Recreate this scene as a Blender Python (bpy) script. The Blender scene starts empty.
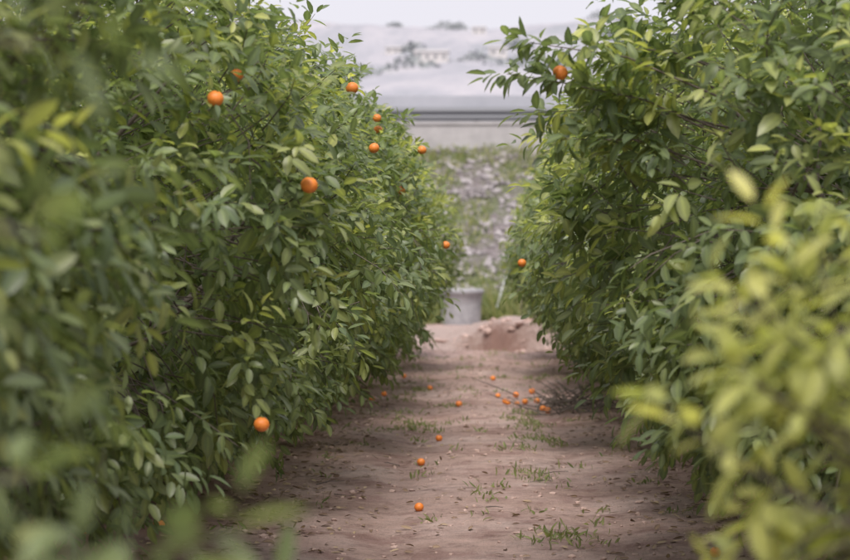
import bpy, math, numpy as np
from mathutils import Vector, Matrix
rng = np.random.default_rng(7)
S = bpy.context.scene
S.view_settings.view_transform = 'Standard'
S.view_settings.look = 'None'
S.view_settings.exposure = 0

# ---------------------------------------------------------------- helpers
def link(o, parent=None):
    S.collection.objects.link(o)
    if parent: o.parent = parent
    return o

def mesh_np(name, V, loops, counts, mats=(), smooth=True, attr=None, matidx=None):
    me = bpy.data.meshes.new(name)
    V = np.asarray(V, dtype=np.float32); loops = np.asarray(loops, dtype=np.int32); counts = np.asarray(counts, dtype=np.int32)
    me.vertices.add(len(V)); me.vertices.foreach_set('co', V.ravel())
    me.loops.add(len(loops)); me.loops.foreach_set('vertex_index', loops)
    me.polygons.add(len(counts))
    st = np.concatenate([[0], np.cumsum(counts)[:-1]]).astype(np.int32)
    me.polygons.foreach_set('loop_start', st)
    me.polygons.foreach_set('loop_total', counts)
    me.polygons.foreach_set('use_smooth', np.full(len(counts), smooth))
    for m in mats: me.materials.append(m)
    if matidx is not None: me.polygons.foreach_set('material_index', np.asarray(matidx, dtype=np.int32))
    me.update(calc_edges=True)
    if attr is not None:
        a = me.attributes.new('tint', 'FLOAT_COLOR', 'POINT')
        a.data.foreach_set('color', np.asarray(attr, dtype=np.float32).ravel())
    me.validate()
    return me

def hash2(ix, iy, s):
    h = (ix.astype(np.int64)*374761393 + iy.astype(np.int64)*668265263 + s*2147483647) & 0xffffffff
    h = ((h ^ (h >> 13))*1274126177) & 0xffffffff
    return ((h ^ (h >> 16)) & 0xffff)/65535.0
def vn(x, y, s=0):
    ix = np.floor(x); iy = np.floor(y); fx = x-ix; fy = y-iy
    fx = fx*fx*(3-2*fx); fy = fy*fy*(3-2*fy)
    a = hash2(ix, iy, s); b = hash2(ix+1, iy, s); c = hash2(ix, iy+1, s); d = hash2(ix+1, iy+1, s)
    return (a*(1-fx)+b*fx)*(1-fy)+(c*(1-fx)+d*fx)*fy
def fbm(x, y, s=0, o=4):
    r = 0; a = .5
    for i in range(o):
        r = r+a*(vn(x*2**i, y*2**i, s+i)-.5); a *= .5
    return r
def sst(a, b, x):
    t = np.clip((x-a)/(b-a), 0, 1); return t*t*(3-2*t)
def norm(a): return a/np.maximum(np.linalg.norm(a, axis=-1, keepdims=True), 1e-9)

# ---------------------------------------------------------------- materials
def newmat(name):
    m = bpy.data.materials.new(name); m.use_nodes = True
    nt = m.node_tree; b = nt.nodes['Principled BSDF']
    return m, nt, b
def N(nt, t, **k):
    n = nt.nodes.new(t)
    for a, v in k.items(): setattr(n, a, v)
    return n
def noise(nt, scale, detail=5, rough=.6, vec=None):
    n = N(nt, 'ShaderNodeTexNoise'); n.inputs['Scale'].default_value = scale
    n.inputs['Detail'].default_value = detail; n.inputs['Roughness'].default_value = rough
    if vec: nt.links.new(vec, n.inputs['Vector'])
    return n
def ramp(nt, src, stops):
    r = N(nt, 'ShaderNodeValToRGB'); e = r.color_ramp.elements
    while len(e) < len(stops): e.new(.5)
    for i, (p, c) in enumerate(stops):
        e[i].position = p; e[i].color = (*c, 1) if len(c) == 3 else c
    nt.links.new(src, r.inputs[0]); return r
def mixc(nt, f, a, b, bt='MIX'):
    m = N(nt, 'ShaderNodeMix', data_type='RGBA', blend_type=bt)
    for inp, v in ((m.inputs[0], f), (m.inputs[6], a), (m.inputs[7], b)):
        if isinstance(v, (int, float)): inp.default_value = v
        elif isinstance(v, tuple): inp.default_value = (*v, 1)
        else: nt.links.new(v, inp)
    return m.outputs[2]
def bump(nt, b, h, s=.5, d=.02):
    n = N(nt, 'ShaderNodeBump'); n.inputs['Strength'].default_value = s; n.inputs['Distance'].default_value = d
    nt.links.new(h, n.inputs['Height']); nt.links.new(n.outputs[0], b.inputs['Normal'])

def leaf_mat(name, dark, mid, young, rough=.42, trans=.42):
    m, nt, b = newmat(name)
    at = N(nt, 'ShaderNodeAttribute', attribute_name='tint')
    sp = N(nt, 'ShaderNodeSeparateColor'); nt.links.new(at.outputs['Color'], sp.inputs[0])
    c1 = mixc(nt, sp.outputs[0], dark, mid)
    c2 = mixc(nt, sp.outputs[1], c1, young)
    mr = ramp(nt, sp.outputs[2], [(0.0, (1, 1, 1)), (.55, (1, 1, 1)), (1, (1.4, 1.4, 1.25))])
    c3 = mixc(nt, 1.0, c2, mr.outputs[0], 'MULTIPLY')
    nt.links.new(c3, b.inputs['Base Color'])
    b.inputs['Roughness'].default_value = rough
    b.inputs['Specular IOR Level'].default_value = .5
    tr = N(nt, 'ShaderNodeBsdfTranslucent')
    tc = mixc(nt, 1.0, c3, (1.6, 1.65, .9), 'MULTIPLY'); nt.links.new(tc, tr.inputs[0])
    mx = N(nt, 'ShaderNodeMixShader'); mx.inputs[0].default_value = trans
    nt.links.new(b.outputs[0], mx.inputs[1]); nt.links.new(tr.outputs[0], mx.inputs[2])
    nt.links.new(mx.outputs[0], nt.nodes['Material Output'].inputs[0])
    return m
M_leaf = leaf_mat('citrus_leaf', (.105, .148, .085), (.215, .268, .128), (.47, .49, .16), rough=.38)
M_leafY = leaf_mat('citrus_leaf_young', (.25, .29, .105), (.37, .395, .14), (.53, .52, .20), rough=.5)
M_grass = leaf_mat('grass_blade', (.10, .14, .06), (.2, .25, .10), (.36, .35, .19), rough=.7)
M_litter = leaf_mat('dry_leaf', (.14, .085, .06), (.25, .175, .13), (.38, .29, .20), rough=.8, trans=.1)

M_bark, nt, b = newmat('bark')
n = noise(nt, 30); r = ramp(nt, n.outputs[0], [(.3, (.08, .065, .055)), (.7, (.2, .17, .15))])
nt.links.new(r.outputs[0], b.inputs['Base Color']); b.inputs['Roughness'].default_value = .9; bump(nt, b, n.outputs[0], .6, .01)

M_or, nt, b = newmat('orange_peel')
n = noise(nt, 260, 2); n2 = noise(nt, 6, 2)
r = ramp(nt, n2.outputs[0], [(.3, (.74, .20, .035)), (.7, (.82, .28, .05))])
nt.links.new(r.outputs[0], b.inputs['Base Color']); b.inputs['Roughness'].default_value = .4; bump(nt, b, n.outputs[0], .3, .002)
M_cal, nt, b = newmat('calyx'); b.inputs['Base Color'].default_value = (.08, .12, .03, 1)

M_gr, nt, b = newmat('earth')
geo = N(nt, 'ShaderNodeNewGeometry'); P = geo.outputs['Position']
sx = N(nt, 'ShaderNodeSeparateXYZ'); nt.links.new(P, sx.inputs[0])
n1 = noise(nt, .9, 8, .65, P); n2 = noise(nt, 7, 8, .75, P); n3 = noise(nt, 60, 4, .7, P)
n0 = noise(nt, 2.2, 6, .7, P)
c1 = ramp(nt, n1.outputs[0], [(.32, (.56, .385, .335)), (.5, (.72, .525, .48)), (.68, (.82, .65, .61))]).outputs[0]
c0 = ramp(nt, n0.outputs[0], [(.38, (.66, .58, .58)), (.52, (1, 1, 1)), (.7, (1.1, 1.08, 1.06))]).outputs[0]
c1 = mixc(nt, .85, c1, c0, 'MULTIPLY')
c2 = ramp(nt, n2.outputs[0], [(.3, (.48, .43, .42)), (.48, (.95, .95, .95)), (.75, (1.15, 1.15, 1.15))]).outputs[0]
c = mixc(nt, .8, c1, c2, 'MULTIPLY')
c2b = ramp(nt, n3.outputs[0], [(.3, (.6, .58, .56)), (.5, (1, 1, 1)), (.8, (1.1, 1.1, 1.1))]).outputs[0]
c = mixc(nt, .6, c, c2b, 'MULTIPLY')
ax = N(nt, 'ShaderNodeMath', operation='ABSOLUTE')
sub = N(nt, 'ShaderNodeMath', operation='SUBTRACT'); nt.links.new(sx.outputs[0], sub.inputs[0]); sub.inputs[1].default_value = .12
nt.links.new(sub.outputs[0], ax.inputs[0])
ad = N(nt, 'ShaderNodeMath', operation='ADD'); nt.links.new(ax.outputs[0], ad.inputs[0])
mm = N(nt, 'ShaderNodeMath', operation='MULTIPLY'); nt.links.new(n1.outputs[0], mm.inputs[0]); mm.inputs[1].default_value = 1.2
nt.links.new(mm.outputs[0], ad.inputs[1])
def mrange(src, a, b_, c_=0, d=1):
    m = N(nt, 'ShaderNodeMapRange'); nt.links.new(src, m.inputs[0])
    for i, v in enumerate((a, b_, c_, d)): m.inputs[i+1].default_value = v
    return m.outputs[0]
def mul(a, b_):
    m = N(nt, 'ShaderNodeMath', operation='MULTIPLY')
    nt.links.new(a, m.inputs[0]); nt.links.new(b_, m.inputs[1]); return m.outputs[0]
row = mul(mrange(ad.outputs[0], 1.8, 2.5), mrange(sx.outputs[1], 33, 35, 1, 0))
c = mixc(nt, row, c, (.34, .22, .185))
track = mul(mrange(sx.outputs[1], 33, 35), mrange(sx.outputs[1], 44, 46.5, 1, 0))
c = mixc(nt, track, c, mixc(nt, n2.outputs[0], (.34, .25, .21), (.72, .59, .55)))
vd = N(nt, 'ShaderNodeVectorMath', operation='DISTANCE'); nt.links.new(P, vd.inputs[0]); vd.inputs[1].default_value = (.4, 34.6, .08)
clay_shade = N(nt, 'ShaderNodeMath', operation='ADD'); nt.links.new(vd.outputs['Value'], clay_shade.inputs[0]); nt.links.new(n2.outputs[0], clay_shade.inputs[1])
c = mixc(nt, mrange(clay_shade.outputs[0], .8, 1.35, .8, 0), c, (.26, .14, .11))  # reddish soil patch, with the bank hollow's shadow painted into its dark tone
n4 = noise(nt, 5, 8, .75, P); n5 = noise(nt, .6, 4, .6, P)
gc = ramp(nt, n4.outputs[0], [(.3, (.10, .085, .085)), (.5, (.25, .22, .225)), (.7, (.46, .42, .43))]).outputs[0]
gcw = mixc(nt, mrange(n5.outputs[0], .46, .58), gc, (.17, .19, .11))
c = mixc(nt, mrange(sx.outputs[1], 48, 51), c, gcw)
c = mixc(nt, mrange(sx.outputs[1], 90, 140), c, (.38, .38, .33))
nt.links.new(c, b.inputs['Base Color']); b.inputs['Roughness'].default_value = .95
b.inputs['Specular IOR Level'].default_value = .2
hs = N(nt, 'ShaderNodeMath', operation='ADD'); nt.links.new(n2.outputs[0], hs.inputs[0]); nt.links.new(n3.outputs[0], hs.inputs[1])
bump(nt, b, hs.outputs[0], 1.0, .05)

def conc(name, a, c_, sc=3):
    m, nt, b = newmat(name)
    g = N(nt, 'ShaderNodeNewGeometry')
    n = noise(nt, sc, 7, .7, g.outputs['Position']); r = ramp(nt, n.outputs[0], [(.3, a), (.7, c_)])
    nt.links.new(r.outputs[0], b.inputs['Base Color']); b.inputs['Roughness'].default_value = .85
    bump(nt, b, n.outputs[0], .4, .02); return m
M_conc = conc('concrete', (.33, .325, .335), (.47, .46, .47), 1.5)
M_conc3 = conc('weathered_concrete', (.22, .22, .235), (.40, .40, .42), 4)
M_conc2 = conc('pale_concrete', (.33, .345, .39), (.42, .43, .48), .6)
M_asph = conc('asphalt', (.045, .045, .048), (.07, .07, .072), 20)
M_line = conc('road_paint', (.7, .7, .7), (.8, .8, .8), 5)
M_plas = conc('plaster', (.50, .48, .48), (.60, .58, .57), 1)
M_stone = conc('stone', (.16, .145, .15), (.48, .45, .46), 2.2)
M_steel, nt, b = newmat('galvanised_steel')
n = noise(nt, 2.5); r = ramp(nt, n.outputs[0], [(.3, (.17, .18, .20)), (.7, (.26, .27, .29))])
nt.links.new(r.outputs[0], b.inputs['Base Color']); b.inputs['Metallic'].default_value = .4; b.inputs['Roughness'].default_value = .6
M_pipe, nt, b = newmat('white_pvc')
n = noise(nt, 6); r = ramp(nt, n.outputs[0], [(.3, (.42, .44, .46)), (.7, (.6, .61, .63))]); nt.links.new(r.outputs[0], b.inputs['Base Color'])
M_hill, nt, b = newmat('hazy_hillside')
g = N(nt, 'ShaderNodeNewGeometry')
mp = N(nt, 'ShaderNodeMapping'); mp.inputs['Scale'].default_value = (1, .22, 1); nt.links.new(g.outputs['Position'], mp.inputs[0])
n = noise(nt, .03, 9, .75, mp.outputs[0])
r = ramp(nt, n.outputs[0], [(.36, (.27, .285, .315)), (.5, (.335, .337, .375)), (.64, (.41, .40, .43))])  # pale lilac tones: distance haze painted into the base colour, no volume
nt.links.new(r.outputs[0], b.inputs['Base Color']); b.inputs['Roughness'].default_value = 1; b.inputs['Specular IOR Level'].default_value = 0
M_dtree, nt, b = newmat('hazy_treeline')  # tree greens washed out, aerial haze painted into the colour
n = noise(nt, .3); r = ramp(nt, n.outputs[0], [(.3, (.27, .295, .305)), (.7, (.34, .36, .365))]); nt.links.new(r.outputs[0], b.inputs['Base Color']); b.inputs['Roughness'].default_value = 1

# ---------------------------------------------------------------- leaves
def build_leaves(base, d, nrm, ln, wd, curl, t0, t1):
    """one folded, curved blade for every row of the arrays"""
    n = len(base)
    d = norm(d); side = norm(np.cross(d, nrm)); up = np.cross(side, d)
    us = [0, .2, .48, .78, 1]; hw = [0, .74, 1, .70, 0]
    pts = []
    for i, (u, h) in enumerate(zip(us, hw)):
        c = base + d*(ln*u)[:, None] - up*(curl*ln*u*u)[:, None]
        if i in (0, 4): pts.append(c)
        else:
            s = (wd*.5*h)[:, None]
            pts += [c+side*s+up*s*.32, c, c-side*s+up*s*.32]
    V = np.stack(pts, 1).reshape(-1, 3)
    F = [(0, 1, 2), (0, 2, 3), (1, 4, 5, 2), (2, 5, 6, 3), (4, 7, 8, 5), (5, 8, 9, 6), (7, 10, 8), (8, 10, 9)]
    lp = np.array([i for f in F for i in f]); ct = np.array([len(f) for f in F])
    L = (lp[None, :]+(np.arange(n)*11)[:, None]).ravel(); C = np.tile(ct, n)
    mid = np.array([.6, .1, 1, .1, .1, 1, .1, .1, .9, .1, .2])
    A = np.ones((n, 11, 4)); A[:, :, 0] = t0[:, None]; A[:, :, 1] = t1[:, None]; A[:, :, 2] = mid[None, :]
    return V, L, C, A.reshape(-1, 4)

def shoots(P, A, Ln, k, rg, size=.105, young=None):
    n = len(P); A = norm(A)
    ref = np.where(np.abs(A[:, 2:3]) > .9, np.array([[1., 0, 0]]), np.array([[0, 0, 1.]]))
    u = norm(np.cross(A, ref)); v = np.cross(A, u)
    ph0 = rg.random(n)*6.28
    B = []; D = []; NN = []; LL = []; WW = []; CU = []; T0 = []; T1 = []
    ts = rg.random(n)
    if young is None: young = (rg.random(n) < .22)*rg.uniform(.3, 1, n)
    for j in range(k):
        t = (j+.6)/k
        ph = ph0+j*2.4+rg.normal(0, .3, n)
        el = np.radians(78-50*t)+rg.normal(0, .2, n)
        per = u*np.cos(ph)[:, None]+v*np.sin(ph)[:, None]
        d = A*np.cos(el)[:, None]+per*np.sin(el)[:, None]
        d[:, 2] -= .36+rg.normal(0, .22, n)
        B.append(P+A*(Ln*t)[:, None]+per*.012-np.array([0, 0, 1])*(Ln*t*t*.18)[:, None])
        D.append(d)
        nr = A*.5+np.array([0, 0, .8])+rg.normal(0, .28, (n, 3)); NN.append(nr)
        l = size*rg.uniform(.6, 1.18, n)*(1-.25*t); LL.append(l); WW.append(l*rg.uniform(.38, .52, n)); CU.append(rg.uniform(.0, .4, n))
        T0.append(np.clip(ts*.6+rg.random(n)*.5, 0, 1)); T1.append(np.clip(young*(.45+.6*t), 0, 1))
    c = lambda x: np.concatenate(x)
    return build_leaves(c(B), c(D), c(NN), c(LL), c(WW), c(CU), c(T0), c(T1))

def tube(paths, sides=6):
    V = []; L = []; C = []; off = 0
    for pts, rad in paths:
        pts = np.asarray(pts, float); m = len(pts)
        tg = norm(np.gradient(pts, axis=0)); ref = np.array([.3, .9, .1])
        a = norm(np.cross(tg, ref)); b_ = np.cross(tg, a)
        an = np.arange(sides)/sides*2*math.pi
        ring = pts[:, None, :]+np.asarray(rad)[:, None, None]*(a[:, None, :]*np.cos(an)[None, :, None]+b_[:, None, :]*np.sin(an)[None, :, None])
        V.append(ring.reshape(-1, 3))
        for i in range(m-1):
            for s in range(sides):
                s2 = (s+1) % sides
                L += [off+i*sides+s, off+i*sides+s2, off+(i+1)*sides+s2, off+(i+1)*sides+s]; C.append(4)
        off += m*sides
    return np.concatenate(V), L, C

def crown(seed, a, bb, z0, z1, nshoot, size=.105, mat=M_leaf, yb=.22, p=2.4, zmid=.46):
    rg = np.random.default_rng(seed)
    zc = z0+(z1-z0)*zmid; cu = z1-zc; cl = zc-z0; cz = (z1-z0)*.5
    bumps = norm(rg.normal(size=(40, 3))); amp = rg.uniform(-.22, .20, 40)
    def rad(d):
        cc = np.where(d[:, 2] > 0, cu, cl); pp = np.where(d[:, 2] > 0, p-.4, p+.3)
        r = (np.abs(d[:, 0]/a)**pp+np.abs(d[:, 1]/bb)**pp+np.abs(d[:, 2]/cc)**pp)**(-1/pp)
        dt = d@bumps.T
        return r*(1+(np.exp((dt-1)*20)*amp).sum(1))
    d = norm(rg.normal(size=(nshoot*2, 3))*np.array([a, bb, cz]))
    R = rad(d)
    ns = len(d); k = rg.random(ns)
    fr = np.where(k < .74, rg.uniform(.84, 1.0, ns), rg.uniform(.5, .86, ns))
    Pp = d*(R*fr)[:, None]
    g = np.sin(2.9*Pp[:, 0]+seed)*np.sin(3.3*Pp[:, 1]+2*seed)+np.sin(3.7*Pp[:, 2]+seed*1.3)*np.sin(2.3*Pp[:, 1]-seed)+.5*np.sin(7*Pp[:, 0]+5*Pp[:, 2])*np.sin(6*Pp[:, 1])
    keep = (g > -.42) | (fr < .7)*(rg.random(ns) < .4)
    Pp = Pp[keep][:nshoot]; d = d[keep][:nshoot]; fr = fr[keep][:nshoot]
    n = len(Pp)
    A = d*.8+rg.normal(0, .45, (n, 3))+np.array([0, 0, .15])
    A[:, 2] += np.where(Pp[:, 2] > 0, .35, -.35)
    Ln = rg.uniform(.14, .34, n)
    yg = (rg.random(n) < yb)*rg.uniform(.2, 1, n)*(fr > .8)
    yg = yg*np.clip(.65+.6*(Pp[:, 2]/cz), .25, 1.3)
    C0 = np.array([0, 0, zc])
    V1, L1, C1, A1 = shoots(Pp+C0, A, Ln, 9, rg, size, yg)
    m = max(20, nshoot//50)
    d2 = norm(rg.normal(size=(m, 3))*np.array([a, bb, cz])+np.array([0, 0, .5])); P2 = d2*(rad(d2)*.9)[:, None]
    V2, L2, C2, A2 = shoots(P2+C0, d2*.5+np.array([0, 0, .9])+rg.normal(0, .25, (m, 3)), rg.uniform(.3, .5, m), 14, rg, size, rg.uniform(.3, 1, m))
    V = np.concatenate([V1, V2]); L = np.concatenate([L1, L2+len(V1)]); C = np.concatenate([C1, C2]); At = np.concatenate([A1, A2])
    me = mesh_np('foliage', V, L, C, [mat], True, At)
    paths = []
    th = z0+.25 if z1 > 2.5 else z0+.1
    R0 = .085 if z1 > 2.5 else .035
    paths.append((np.array([[0, 0, -.1], [.01, 0, .05], [.02, .02, th*.5], [0, .03, th], [.0, 0, th+.3]]), [R0*1.5, R0*1.15, R0, R0*.95, R0*.7]))
    for i in range(13):
        dd = norm(rg.normal(size=3)*np.array([a, bb, .55*cz])+np.array([0, 0, .35]))
        e = C0+dd*rad(dd[None])[0]*.76; s = np.array([0, 0, th+rg.uniform(-.1, .25)])
        mid = (s+e)/2+np.array([0, 0, .12])+rg.normal(0, .1, 3)
        tt = np.linspace(0, 1, 7)[:, None]
        pt = (1-tt)**2*s+2*tt*(1-tt)*mid+tt**2*e+rg.normal(0, .02, (7, 3))
        pt[0] = s
        paths.append((pt, np.linspace(R0*.5, .006, 7)))
        for q in range(4):
            ii = rg.integers(2, 5); e2 = pt[ii]+norm(dd+rg.normal(0, .7, 3))*rg.uniform(.3, .55)*(a/2)
            paths.append((np.array([pt[ii], (pt[ii]+e2)/2+rg.normal(0, .04, 3), e2]), [.012, .008, .004]))
    wt = tube(paths, 7)
    sel = rg.choice(n, min(n, 900), replace=False)
    tw = []
    An = norm(A)
    for i in sel:
        p0 = Pp[i]+C0; tw.append((np.array([p0-An[i]*.2-d[i]*.1, p0, p0+An[i]*Ln[i]*.8-np.array([0, 0, Ln[i]*.12])]), [.005, .0035, .002]))
    v2, l2, c2 = tube(tw, 3)
    Vw = np.concatenate([wt[0], v2]); Lw = list(wt[1])+[x+len(wt[0]) for x in l2]; Cw = list(wt[2])+list(c2)
    mw = mesh_np('trunk_and_branches', Vw, Lw, Cw, [M_bark])
    return me, mw

big = [crown(s, 1.98, 1.97, .34, 3.8, 2600, .124, yb=.34) for s in (11, 23, 37, 52)]
yng = crown(71, .92, .95, .5, 1.90, 720, .100, M_leafY, .5, 2.3)
trees = []
def tree(x, y, v, sc=1., flip=False, var=None, sz=1., name='orange_tree'):
    e = bpy.data.objects.new(name, None); e.empty_display_size = .5; link(e)
    e.location = (x, y, 0); e.rotation_euler = (0, 0, math.pi if flip else 0); e.scale = (sc, sc, sc*sz)
    fo, wo = var or big[v]
    link(bpy.data.objects.new('foliage', fo), e); link(bpy.data.objects.new('trunk_and_branches', wo), e)
    trees.append(e); return e
R2 = np.random.default_rng(5)
for i, (y, x, sc, sz) in enumerate([(2.2, -2.86, 1., 1.05), (5.7, -2.86, .98, 1.02), (9.5, -2.80, 1., .98), (13.0, -2.66, 1.0, .9), (16.6, -2.56, 1.0, .95), (20.2, -2.46, .99, .9), (23.8, -2.46, 1.0, .98), (27.4, -2.46, 1., .91), (31., -2.56, .97, .96)]):
    tree(x, y, [0, 1, 2, 3, 1, 0, 3, 2, 0][i], sc, i % 2 == 1, sz=sz)
for i, (y, x, sc, sz) in enumerate([(9.6, 2.52, 1.0, .98), (13.0, 2.66, .98, .94), (16.6, 2.66, 1.0, .97), (20.2, 2.60, .97, .92), (23.8, 2.68, 1.0, .96), (27.4, 2.62, .98, .91), (31., 2.66, .96, .97)]):
    tree(x, y, [2, 0, 1, 3, 0, 2, 1][i], sc, i % 2 == 0, sz=sz)
tree(1.54, 3.72, 0, 1., False, yng, name='young_orange_tree')
for xr in (-8.4, 8.5):
    for i in range(5):
        tree(xr+R2.normal(0, .1), 8+4.6*i, int(R2.integers(0, 4)), R2.uniform(1.0, 1.08), bool(i % 2))

def side_branch(segs, parent, seed, size, k=6, rr=(.01, .007, .003), yg=None, nt_=6):
    rg = np.random.default_rng(seed); pts = []; ax_ = []; brs = []
    for (s, e) in segs:
        s = np.array(s); e = np.array(e)
        brs.append((np.array([s, (s+e)/2+[0, 0, .06], e]), list(rr)))
        for t in np.linspace(.3, .97, nt_):
            pts.append(s+(e-s)*t+[0, 0, .05*math.sin(t*3.14)]); ax_.append(norm(e-s)+rg.normal(0, .5, 3))
    V, L, C, A_ = shoots(np.array(pts), np.array(ax_), np.full(len(pts), .16), k, rg, size, yg)
    v2, l2, c2 = tube(brs, 5); nl = len(C)
    me = mesh_np('side_branch', np.concatenate([V, v2]), np.concatenate([L, np.array(l2)+len(V)]), np.concatenate([C, c2]), [M_leaf, M_bark], True,
                 np.concatenate([A_, np.ones((len(v2), 4))]), [0]*nl+[1]*len(c2))
    o = link(bpy.data.objects.new('side_branch', me)); o.parent = parent
    bpy.context.view_layer.update(); o.matrix_parent_inverse = parent.matrix_world.inverted()
side_branch([((-1.3, 2.5, .9), (-.42, 2.5, 1.24)), ((-1.4, 2.7, 1.1), (-.52, 2.35, 1.34)), ((-1.3, 2.9, 1.0), (-.34, 2.9, 1.08)), ((-1.3, 2.3, 1.7), (-.52, 2.4, 1.62)), ((-1.3, 2.5, 1.9), (-.50, 2.3, 1.84)), ((-1.2, 2.3, 1.0), (-.30, 2.3, 1.22))], trees[0], 99, .095)
side_branch([((1.2, 9.3, 2.15), (.14, 9.1, 2.42)), ((1.2, 9.5, 2.2), (.30, 9.3, 2.26)), ((1.1, 9.0, 2.3), (.24, 8.9, 2.54)), ((1.1, 9.2, 2.0), (.36, 9.0, 2.12)), ((1.3, 9.4, 2.4), (.5, 9.2, 2.56)), ((1.2, 9.2, 2.1), (.34, 9.0, 2.38))], trees[9], 98, .120, 9, (.006, .0045, .002), None, 11)

# ---------------------------------------------------------------- terrain
def height(x, y):
    h = .05*fbm(x*.5, y*.5, 3)+.04*fbm(x*2.2, y*2.2, 9, 5)
    h = h-.03*np.exp(-((np.abs(x-.12)-.62)/.22)**2)*(y < 34)
    h = h+.07*sst(1.2, 2.2, np.abs(x-.12))*sst(36, 32, y)
    yw = y+1.1*fbm(x*1.6, y*.3, 77)
    bk = sst(34.7, 34.95, yw)*sst(45, 35.5, y)
    h = h+bk*(.05+.40*sst(-.6, .5, x+1.0*fbm(x*.8, y*.6, 21)))
    h = h-.16*np.exp(-(((x-.45)/.7)**2+((y-34.3)/.45)**2))
    h = h+.24*fbm(x*1.6, y*1.3, 31, 5)*sst(34, 35, y)*sst(45, 42, y)+.12*fbm(x*1.3, y*1.3, 31)*sst(42, 45, y)
    s = sst(49, 50.5, y)
    ramp_ = np.clip((y-50)/(61.8-50), 0, 1)
    h = h+4.85*ramp_+s*sst(63, 61, y)*(.5*fbm(x*.35, y*.35, 40)+.35*fbm(x*1.6, y*1.6, 44))*np.clip(ramp_*6, 0, 1)
    h = np.where(y > 62.05, 5.5, h)
    return h
xs = np.concatenate([-np.geomspace(3000, 9, 22), np.arange(-8, 8.01, .075), np.geomspace(9, 3000, 22)])
ys = np.concatenate([-np.geomspace(500, 4, 12), np.arange(0, 66, .1), np.geomspace(67, 4000, 26)])
X, Y = np.meshgrid(xs, ys); Z = height(X, Y)
nx, ny = len(xs), len(ys)
idx = np.arange(nx*ny).reshape(ny, nx)
q = np.stack([idx[:-1, :-1], idx[:-1, 1:], idx[1:, 1:], idx[1:, :-1]], -1).reshape(-1, 4)
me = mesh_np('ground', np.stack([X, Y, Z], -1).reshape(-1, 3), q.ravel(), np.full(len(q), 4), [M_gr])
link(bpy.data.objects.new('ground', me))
hz = lambda x, y: height(np.asarray(x, float), np.asarray(y, float))

# hills
def hillz(X, Y):
    H = 5+(Y-260)*.118+46*fbm(X/200, Y/260, 60, 6)*sst(260, 600, Y)+sst(1100, 1500, Y)*sst(2400, 1600, Y)*(12+80*fbm(X/300+4, Y/700, 70, 5))
    return np.where(Y > 1650, H-(Y-1650)*.2, H)
hx = np.linspace(-1600, 1600, 160); hy = np.linspace(260, 2400, 110)
X, Y = np.meshgrid(hx, hy)
Hh = hillz(X, Y)
Hh[0] = -5
idx = np.arange(X.size).reshape(X.shape)
q = np.stack([idx[:-1, :-1], idx[:-1, 1:], idx[1:, 1:], idx[1:, :-1]], -1).reshape(-1, 4)
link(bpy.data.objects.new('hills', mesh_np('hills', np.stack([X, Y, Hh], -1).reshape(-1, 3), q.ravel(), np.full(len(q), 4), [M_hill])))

# ---------------------------------------------------------------- generic builders
def boxes(name, bl, mat, parent=None, bev=.0, smooth=False):
    V = []; L = []
    for (x0, x1, y0, y1, z0, z1) in bl:
        o_ = len(V)
        V += [(x0, y0, z0), (x1, y0, z0), (x1, y1, z0), (x0, y1, z0), (x0, y0, z1), (x1, y0, z1), (x1, y1, z1), (x0, y1, z1)]
        for f in ((0, 3, 2, 1), (4, 5, 6, 7), (0, 1, 5, 4), (1, 2, 6, 5), (2, 3, 7, 6), (3, 0, 4, 7)): L += [o_+i for i in f]
    me = mesh_np(name, V, L, [4]*(len(L)//4), [mat], smooth)
    o_ = bpy.data.objects.new(name, me); link(o_, parent)
    if bev:
        m = o_.modifiers.new('b', 'BEVEL'); m.width = bev; m.segments = 2
    return o_
def extrude_x(name, prof, x0, x1, mat, parent=None, step=4., closed=True):
    n = len(prof); xsn = np.arange(x0, x1+.01, step)
    V = [(x, p[0], p[1]) for x in xsn for p in prof]; L = []; C = []
    m = n if closed else n-1
    for i in range(len(xsn)-1):
        for j in range(m):
            j2 = (j+1) % n
            L += [i*n+j, (i+1)*n+j, (i+1)*n+j2, i*n+j2]; C.append(4)
    o_ = bpy.data.objects.new(name, mesh_np(name, V, L, C, [mat], False)); link(o_, parent); return o_
extrude_x('retaining_wall', [(61.9, 4.2), (61.86, 5.62), (61.82, 5.62), (61.82, 5.71), (62.14, 5.71), (62.14, 4.2)], -90, 90, M_conc)
boxes('highway', [(-300, 300, 62.3, 72.2, 5.44, 5.52)], M_asph)
boxes('road_marking', [(-300, 300, 62.75, 62.9, 5.521, 5.525), (-300, 300, 71.6, 71.75, 5.521, 5.525)]+[(x, x+3, 67.1, 67.22, 5.521, 5.525) for x in range(-120, 120, 8)], M_line)
extrude_x('concrete_barrier', [(72.6, 5.4), (72.65, 6.0), (72.8, 6.2), (72.85, 7.38), (73.1, 7.38), (73.15, 5.4)], -90, 90, M_conc2, step=6)
gr = bpy.data.objects.new('guardrail', None); link(gr)
prof = [(62.30, 5.76), (62.22, 5.80), (62.20, 5.87), (62.28, 5.94), (62.29, 6.00), (62.20, 6.06), (62.22, 6.15), (62.30, 6.20), (62.305, 6.20), (62.225, 6.15), (62.205, 6.06), (62.295, 6.0), (62.285, 5.94), (62.205, 5.87), (62.225, 5.80), (62.305, 5.76)]
extrude_x('beam', prof, -90, 90, M_steel, gr)
boxes('posts', [(x-.06, x+.06, 62.31, 62.43, 5.45, 6.17) for x in np.arange(-88, 89, 4.)], M_steel, gr, .01)

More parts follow.
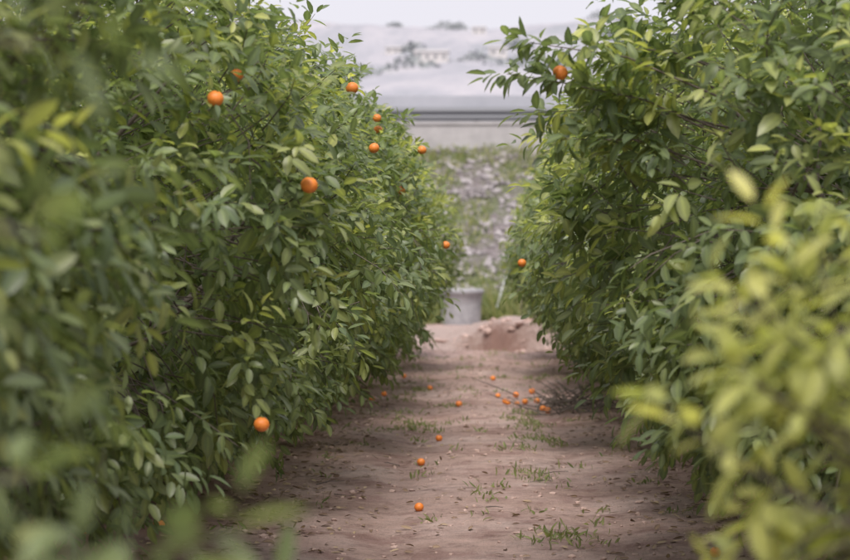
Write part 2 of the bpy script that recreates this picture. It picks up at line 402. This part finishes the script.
def house(hx0, hy0, w, h):
    fh = bpy.data.objects.new('farmhouse', None); link(fh)
    zb = float(hillz(np.array(hx0), np.array(hy0)))
    boxes('walls', [(hx0-w/2, hx0+w/2, hy0, hy0+9, zb-6, zb+h)], M_plas, fh)
    k = max(2, int(w/3.4))
    boxes('windows', [(hx0-w/2+(i+.3)*w/k, hx0-w/2+(i+.7)*w/k, hy0-.08, hy0-.02, zb+h*.35, zb+h*.7) for i in range(k)], M_steel, fh)
    x0, x1 = hx0-w/2-.6, hx0+w/2+.6
    me = mesh_np('roof', [(x0, hy0-.6, zb+h), (x1, hy0-.6, zb+h), (x1, hy0+9.6, zb+h), (x0, hy0+9.6, zb+h), (x0, hy0+4.5, zb+h+1.6), (x1, hy0+4.5, zb+h+1.6)],
                 [0, 1, 5, 4, 2, 3, 4, 5, 0, 4, 3, 1, 2, 5, 0, 3, 2, 1], [4, 4, 3, 3, 4], [M_conc], False)
    link(bpy.data.objects.new('roof', me), fh)
for a in ((-20, 900, 15, 4.6), (12, 1100, 10, 5), (-48, 1200, 12, 4), (40, 1060, 14, 4), (2, 1330, 9, 5), (75, 1250, 12, 4)): house(*a)
rg = np.random.default_rng(12)
NC = 90
cx = rg.uniform(-300, 300, NC); cy = rg.uniform(650, 1640, NC); nn = NC*150
cc = np.repeat(np.arange(NC), 150)
pp = np.stack([cx[cc]+rg.normal(0, 6, nn)*rg.uniform(.5, 1.6, NC)[cc], cy[cc]+rg.normal(0, 6, nn), np.zeros(nn)], 1)
pp[:, 2] = hillz(pp[:, 0], pp[:, 1])+rg.uniform(0, 5.5, nn)*np.exp(-((pp[:, 0]-cx[cc])/8)**2)
V, L, C, A_ = build_leaves(pp, rg.normal(size=(nn, 3)), rg.normal(size=(nn, 3)), np.full(nn, 2.2), np.full(nn, 1.5), np.zeros(nn), rg.random(nn), rg.random(nn))
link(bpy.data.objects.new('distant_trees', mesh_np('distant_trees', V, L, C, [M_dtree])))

def lathe(name, prof, seg, mat, parent=None, sx_=1, sy_=1):
    n = len(prof); V = []; L = []
    for i in range(seg):
        a = i/seg*2*math.pi
        for r_, z_ in prof: V.append((r_*math.cos(a)*sx_, r_*math.sin(a)*sy_, z_))
    for i in range(seg):
        i2 = (i+1) % seg
        for j in range(n-1): L += [i*n+j, i2*n+j, i2*n+j+1, i*n+j+1]
    return link(bpy.data.objects.new(name, mesh_np(name, V, L, [4]*(len(L)//4), [mat])), parent)
tr = lathe('concrete_trough', [(.44, -.3), (.46, .4), (.49, .66), (.52, .68), (.53, .76), (.50, .79), (.43, .79), (.41, .72), (.38, .15), (0.001, .12)], 40, M_conc3)
tr.location = (-.34, 46.2, 0.03)
def stick(name, p, q_, r_, mat):
    v, l, c_ = tube([(np.array([p, (np.array(p)+np.array(q_))/2, q_]), [r_, r_, r_])], 8)
    v2_, l2_, c2_ = tube([(np.array([np.array(q_)-[0, 0, .03], np.array(q_)+[0, 0, .03]]), [r_*1.5, r_*1.5])], 8)
    return link(bpy.data.objects.new(name, mesh_np(name, np.concatenate([v, v2_]), list(l)+[i+len(v) for i in l2_], list(c_)+list(c2_), [mat])))
stick('irrigation_pipe', (.36, 47, -.1), (.76, 47.6, 1.3), .022, M_pipe)
stick('garden_stake', (1.05, 46, -.1), (1.02, 46, .9), .018, M_bark)

# ---------------------------------------------------------------- grasses, weeds, litter, stones
def blades(name, P_, h, rg, lean=.5, wd=.012, t=None):
    n = len(P_)
    d = np.stack([rg.normal(0, lean, n), rg.normal(0, lean, n), np.ones(n)], 1)
    nr = rg.normal(size=(n, 3))
    V, L, C, A_ = build_leaves(P_, d, nr, h, np.full(n, wd)*rg.uniform(.6, 1.5, n), rg.uniform(.1, .6, n), rg.random(n), rg.random(n)**2 if t is None else t)
    return link(bpy.data.objects.new(name, mesh_np(name, V, L, C, [M_grass], True, A_)))
rg = np.random.default_rng(3)
tc = [(-.75, 20.5), (-.55, 19.2), (-.9, 18.2), (-.3, 21.3), (.42, 11.3), (.5, 11.5), (.35, 16.5), (.5, 17.4), (.48, 18.4), (.42, 19.5), (.45, 14.5), (-.8, 22), (-.7, 24), (.75, 26), (-.62, 18.6), (-.72, 19.6), (.55, 19), (.5, 20.4)]
NT = len(tc)
tc += [(rg.uniform(-1.4, 1.6), rg.uniform(10, 34)) for _ in range(120)]
P_ = []; h = []
for i, (x, y) in enumerate(tc):
    k = rg.integers(30, 75) if i < NT else rg.integers(4, 16); r_ = .10 if i < NT else .05
    px = x+rg.normal(0, r_, k); py = y+rg.normal(0, r_*1.7, k)
    P_.append(np.stack([px, py, hz(px, py)], 1)); h.append(rg.uniform(.02, .075, k))
P_ = np.concatenate(P_); h = np.concatenate(h)
blades('weeds', P_, h, rg, .8, .012, np.zeros(len(P_))+rg.random(len(P_))*.5)
n = 22000
px = rg.uniform(-7, 7, n); py = rg.normal(48.2, 1.0, n)
k = (fbm(px*.9, py*.9, 80)+.5 > .40) & ((px+.34)**2+(py-46.2)**2 > .3)
px, py = px[k], py[k]
P1 = np.stack([px, py, hz(px, py)-.02], 1); h1 = rg.uniform(.12, .6, len(px))*(.5+1.7*vn(px*1.5, py*1.5, 5))
n = 26000
px = rg.uniform(-7, 7, n); py = rg.uniform(49, 61.8, n)
k = (fbm(px*.9, py*.6, 90)+.5 > .54-.2*(py > 60.5)-.14*(py < 53)); px, py = px[k], py[k]
P2 = np.stack([px, py, hz(px, py)-.02], 1); h2 = rg.uniform(.06, .34, len(px))
P_ = np.concatenate([P1, P2])
blades('grass', P_, np.concatenate([h1, h2]), rg, .45, .03)
n = 6200
side = rg.random(n)
px = np.where(side < .42, -1.4+rg.normal(0, .36, n), np.where(side < .84, 1.6+rg.normal(0, .36, n), rg.uniform(-1.5, 1.7, n)))
py = 7+28*rg.random(n)**1.2
P_ = np.stack([px, py, hz(px, py)+.008], 1)
d = np.stack([rg.normal(size=n), rg.normal(size=n), rg.normal(0, .12, n)], 1)
V, L, C, A_ = build_leaves(P_, d, np.array([0, 0, 1])+rg.normal(0, .3, (n, 3)), rg.uniform(.04, .08, n), rg.uniform(.015, .032, n), rg.uniform(-.2, .3, n), rg.random(n), rg.random(n)**2)
link(bpy.data.objects.new('leaf_litter', mesh_np('leaf_litter', V, L, C, [M_litter], True, A_)))

tw = []
for i in range(150):
    hp = i < 110
    p0 = np.array([rg.normal(1.0, .2), rg.normal(20.6, .45), 0]) if hp else np.array([rg.uniform(-1.4, 1.6), rg.uniform(9, 34), 0])
    p0[2] = float(hz(p0[0], p0[1]))+(rg.uniform(.0, .15) if hp else .01)
    a = rg.random()*6.28; l = rg.uniform(.15, .5)*(1 if hp else .5); q_ = p0+np.array([math.cos(a)*l, math.sin(a)*l, rg.uniform(-.02, .22) if hp else .01])
    tw.append((np.array([p0, (p0+q_)/2+rg.normal(0, .015, 3), q_]), [.007, .005, .003] if hp else [.004, .003, .002]))
v, l, c_ = tube(tw, 4); link(bpy.data.objects.new('pruned_twigs', mesh_np('pruned_twigs', v, l, c_, [M_bark])))

def stones(name, px, py, s, rg, mat):
    ico = np.array([(0, 0, -1), (.72, -.53, -.45), (-.28, -.85, -.45), (-.89, 0, -.45), (-.28, .85, -.45), (.72, .53, -.45), (.28, -.85, .45), (-.72, -.53, .45), (-.72, .53, .45), (.28, .85, .45), (.89, 0, .45), (0, 0, 1)])
    F = [(0, 1, 2), (1, 0, 5), (0, 2, 3), (0, 3, 4), (0, 4, 5), (1, 5, 10), (2, 1, 6), (3, 2, 7), (4, 3, 8), (5, 4, 9), (1, 10, 6), (2, 6, 7), (3, 7, 8), (4, 8, 9), (5, 9, 10), (6, 10, 11), (7, 6, 11), (8, 7, 11), (9, 8, 11), (10, 9, 11)]
    n = len(px)
    V = ico[None]*(s[:, None, None]*rg.uniform(.6, 1.25, (n, 12, 1)))*rg.uniform(.6, 1.3, (n, 1, 3))*np.array([1, 1, .6])
    a = rg.random(n)*6.28; ca, sa = np.cos(a)[:, None], np.sin(a)[:, None]
    V = np.stack([V[..., 0]*ca-V[..., 1]*sa, V[..., 0]*sa+V[..., 1]*ca, V[..., 2]], -1)
    V += np.stack([px, py, hz(px, py)+s*.15], 1)[:, None]
    L = (np.array(F).ravel()[None]+(np.arange(n)*12)[:, None]).ravel()
    link(bpy.data.objects.new(name, mesh_np(name, V.reshape(-1, 3), L, np.full(n*20, 3), [mat], False)))
n = 9000
px = rg.uniform(-7.5, 7.5, n); py = rg.uniform(49.8, 61.7, n)
stones('gravel', px, py, .02+.15*rg.random(n)**3, rg, M_stone)
M_clod = conc('earth_clod', (.34, .235, .20), (.54, .40, .36), 6)
n = 5000
px = rg.uniform(-1.9, 2.1, n); py = 8+34*rg.random(n)
stones('earth_clods', px, py, .005+.022*rg.random(n)**4, rg, M_clod)
n = 110
px = rg.normal(.5, .8, n); py = rg.normal(35.0, .45, n)
stones('rubble', px, py, .02+.08*rg.random(n)**2, rg, M_clod)

# ---------------------------------------------------------------- oranges
def orange_mesh(name, places):
    V0 = []; L0 = []; C0_ = []; mi = []
    seg, rn = 20, 12
    for (x, y, z, r_) in places:
        rot = Matrix.Rotation(rng.uniform(-.5, .5), 3, 'X') @ Matrix.Rotation(rng.uniform(-.5, .5), 3, 'Y')
        o_ = len(V0)
        for i in range(rn+1):
            th = math.pi*i/rn
            rr = r_*math.sin(th); zz = r_*.93*math.cos(th)
            if i == 0: zz -= r_*.07
            for s in range(seg):
                a = s/seg*2*math.pi
                v = rot @ Vector((rr*math.cos(a), rr*math.sin(a), zz)); V0.append((v.x+x, v.y+y, v.z+z))
        for i in range(rn):
            for s in range(seg):
                s2 = (s+1) % seg
                L0 += [o_+i*seg+s, o_+(i+1)*seg+s, o_+(i+1)*seg+s2, o_+i*seg+s2]; C0_.append(4); mi.append(0)
        o_ = len(V0)
        for s in range(10):
            a = s/10*2*math.pi; rr = r_*(.2 if s % 2 else .1)
            v = rot @ Vector((rr*math.cos(a), rr*math.sin(a), r_*.925)); V0.append((v.x+x, v.y+y, v.z+z))
        L0 += list(range(o_, o_+10)); C0_.append(10); mi.append(1)
    return mesh_np(name, V0, L0, C0_, [M_or, M_cal], True, None, mi)
F0 = 2007.
def gpt(px, py):
    d_ = F0*1.6/(py-255); return ((px-476)/F0*d_, d_)
gl = [(430, 388), (459, 407), (493, 381), (498, 397), (505, 403), (516, 396), (517, 405), (543, 408), (548, 410), (421, 462), (439, 439), (419, 508), (715, 557), (384, 397), (508, 404), (404, 378), (532, 392), (537, 400), (525, 402)]
pl = []
for (a, b_) in gl:
    x, y = gpt(a, b_); r_ = rng.uniform(.028, .037); pl.append((x, y, float(hz(x, y))+r_*.85, r_))
for i in range(26):
    x = rng.choice([-1, 1])*rng.uniform(1.6, 2.4); y = rng.uniform(7, 33); r_ = rng.uniform(.03, .038); pl.append((x, y, float(hz(x, y))+r_*.85, r_))
link(bpy.data.objects.new('fallen_oranges', orange_mesh('fallen_oranges', pl)))

# camera
cd = bpy.data.cameras.new('camera'); cam = bpy.data.objects.new('camera', cd); link(cam)
cam.location = (0, 0, 1.6); cam.rotation_euler = (math.radians(90-.714), 0, math.radians(1.455))
cd.lens = 85; cd.sensor_width = 36; cd.clip_end = 9000; cd.clip_start = .05
cd.dof.use_dof = True; cd.dof.focus_distance = 12.0; cd.dof.aperture_fstop = 2.5
S.camera = cam

# hanging fruit: settle each one on the outside of the crown it grows from
bpy.context.view_layer.update(); dg = bpy.context.evaluated_depsgraph_get()
fr = [(309, 185), (374, 148), (378, 130), (377, 118), (236, 75), (215, 98), (455, 93), (560, 73), (429, 330), (261, 425), (522, 263), (372, 400), (446, 245), (402, 190), (422, 150), (408, 96), (352, 88)]
O = Vector((0, 0, 1.6)); k = 0
for (a, b_) in fr:
    d = Vector(((a-476)/F0, 1, -(b_-255)/F0)).normalized()
    ok, loc, nr, fi, ob, mt = S.ray_cast(dg, O+d*1.0, d)
    if not ok or loc.y > 36: print('miss', a, b_); continue
    p = loc-d*.05
    r_ = rng.uniform(.031, .036)*(.85 if loc.y < 6 else 1.1)
    t = min(trees, key=lambda e: (e.location.x-p.x)**2+(e.location.y-p.y)**2)
    oo = bpy.data.objects.new('orange_fruit', orange_mesh('orange_fruit', [(0, 0, 0, r_)])); link(oo, t)
    oo.matrix_parent_inverse = t.matrix_world.inverted(); oo.location = p
    k += 1
print('fruit', k)

# ---------------------------------------------------------------- light: thin bright overcast
w = bpy.data.worlds.new('World'); S.world = w; w.use_nodes = True
nt = w.node_tree; bg = nt.nodes['Background']
sky = nt.nodes.new('ShaderNodeTexSky'); sky.sky_type = 'NISHITA'; sky.sun_disc = False
EL, AZ = math.radians(58), math.radians(184)
sky.sun_elevation = EL; sky.sun_rotation = AZ; sky.air_density = 1.0; sky.dust_density = 3; sky.ozone_density = 1
cl = mixc(nt, .78, sky.outputs[0], (7.6, 7.2, 7.75))
nt.links.new(cl, bg.inputs[0]); bg.inputs[1].default_value = .13
sd = bpy.data.lights.new('sun', 'SUN'); sd.energy = 4.1; sd.angle = math.radians(28); sd.color = (1, .93, .86)
so = bpy.data.objects.new('sun', sd); link(so)
sv = Vector((math.sin(AZ)*math.cos(EL), math.cos(AZ)*math.cos(EL), math.sin(EL)))
so.rotation_euler = sv.to_track_quat('Z', 'Y').to_euler(); so.location = (0, 0, 20)
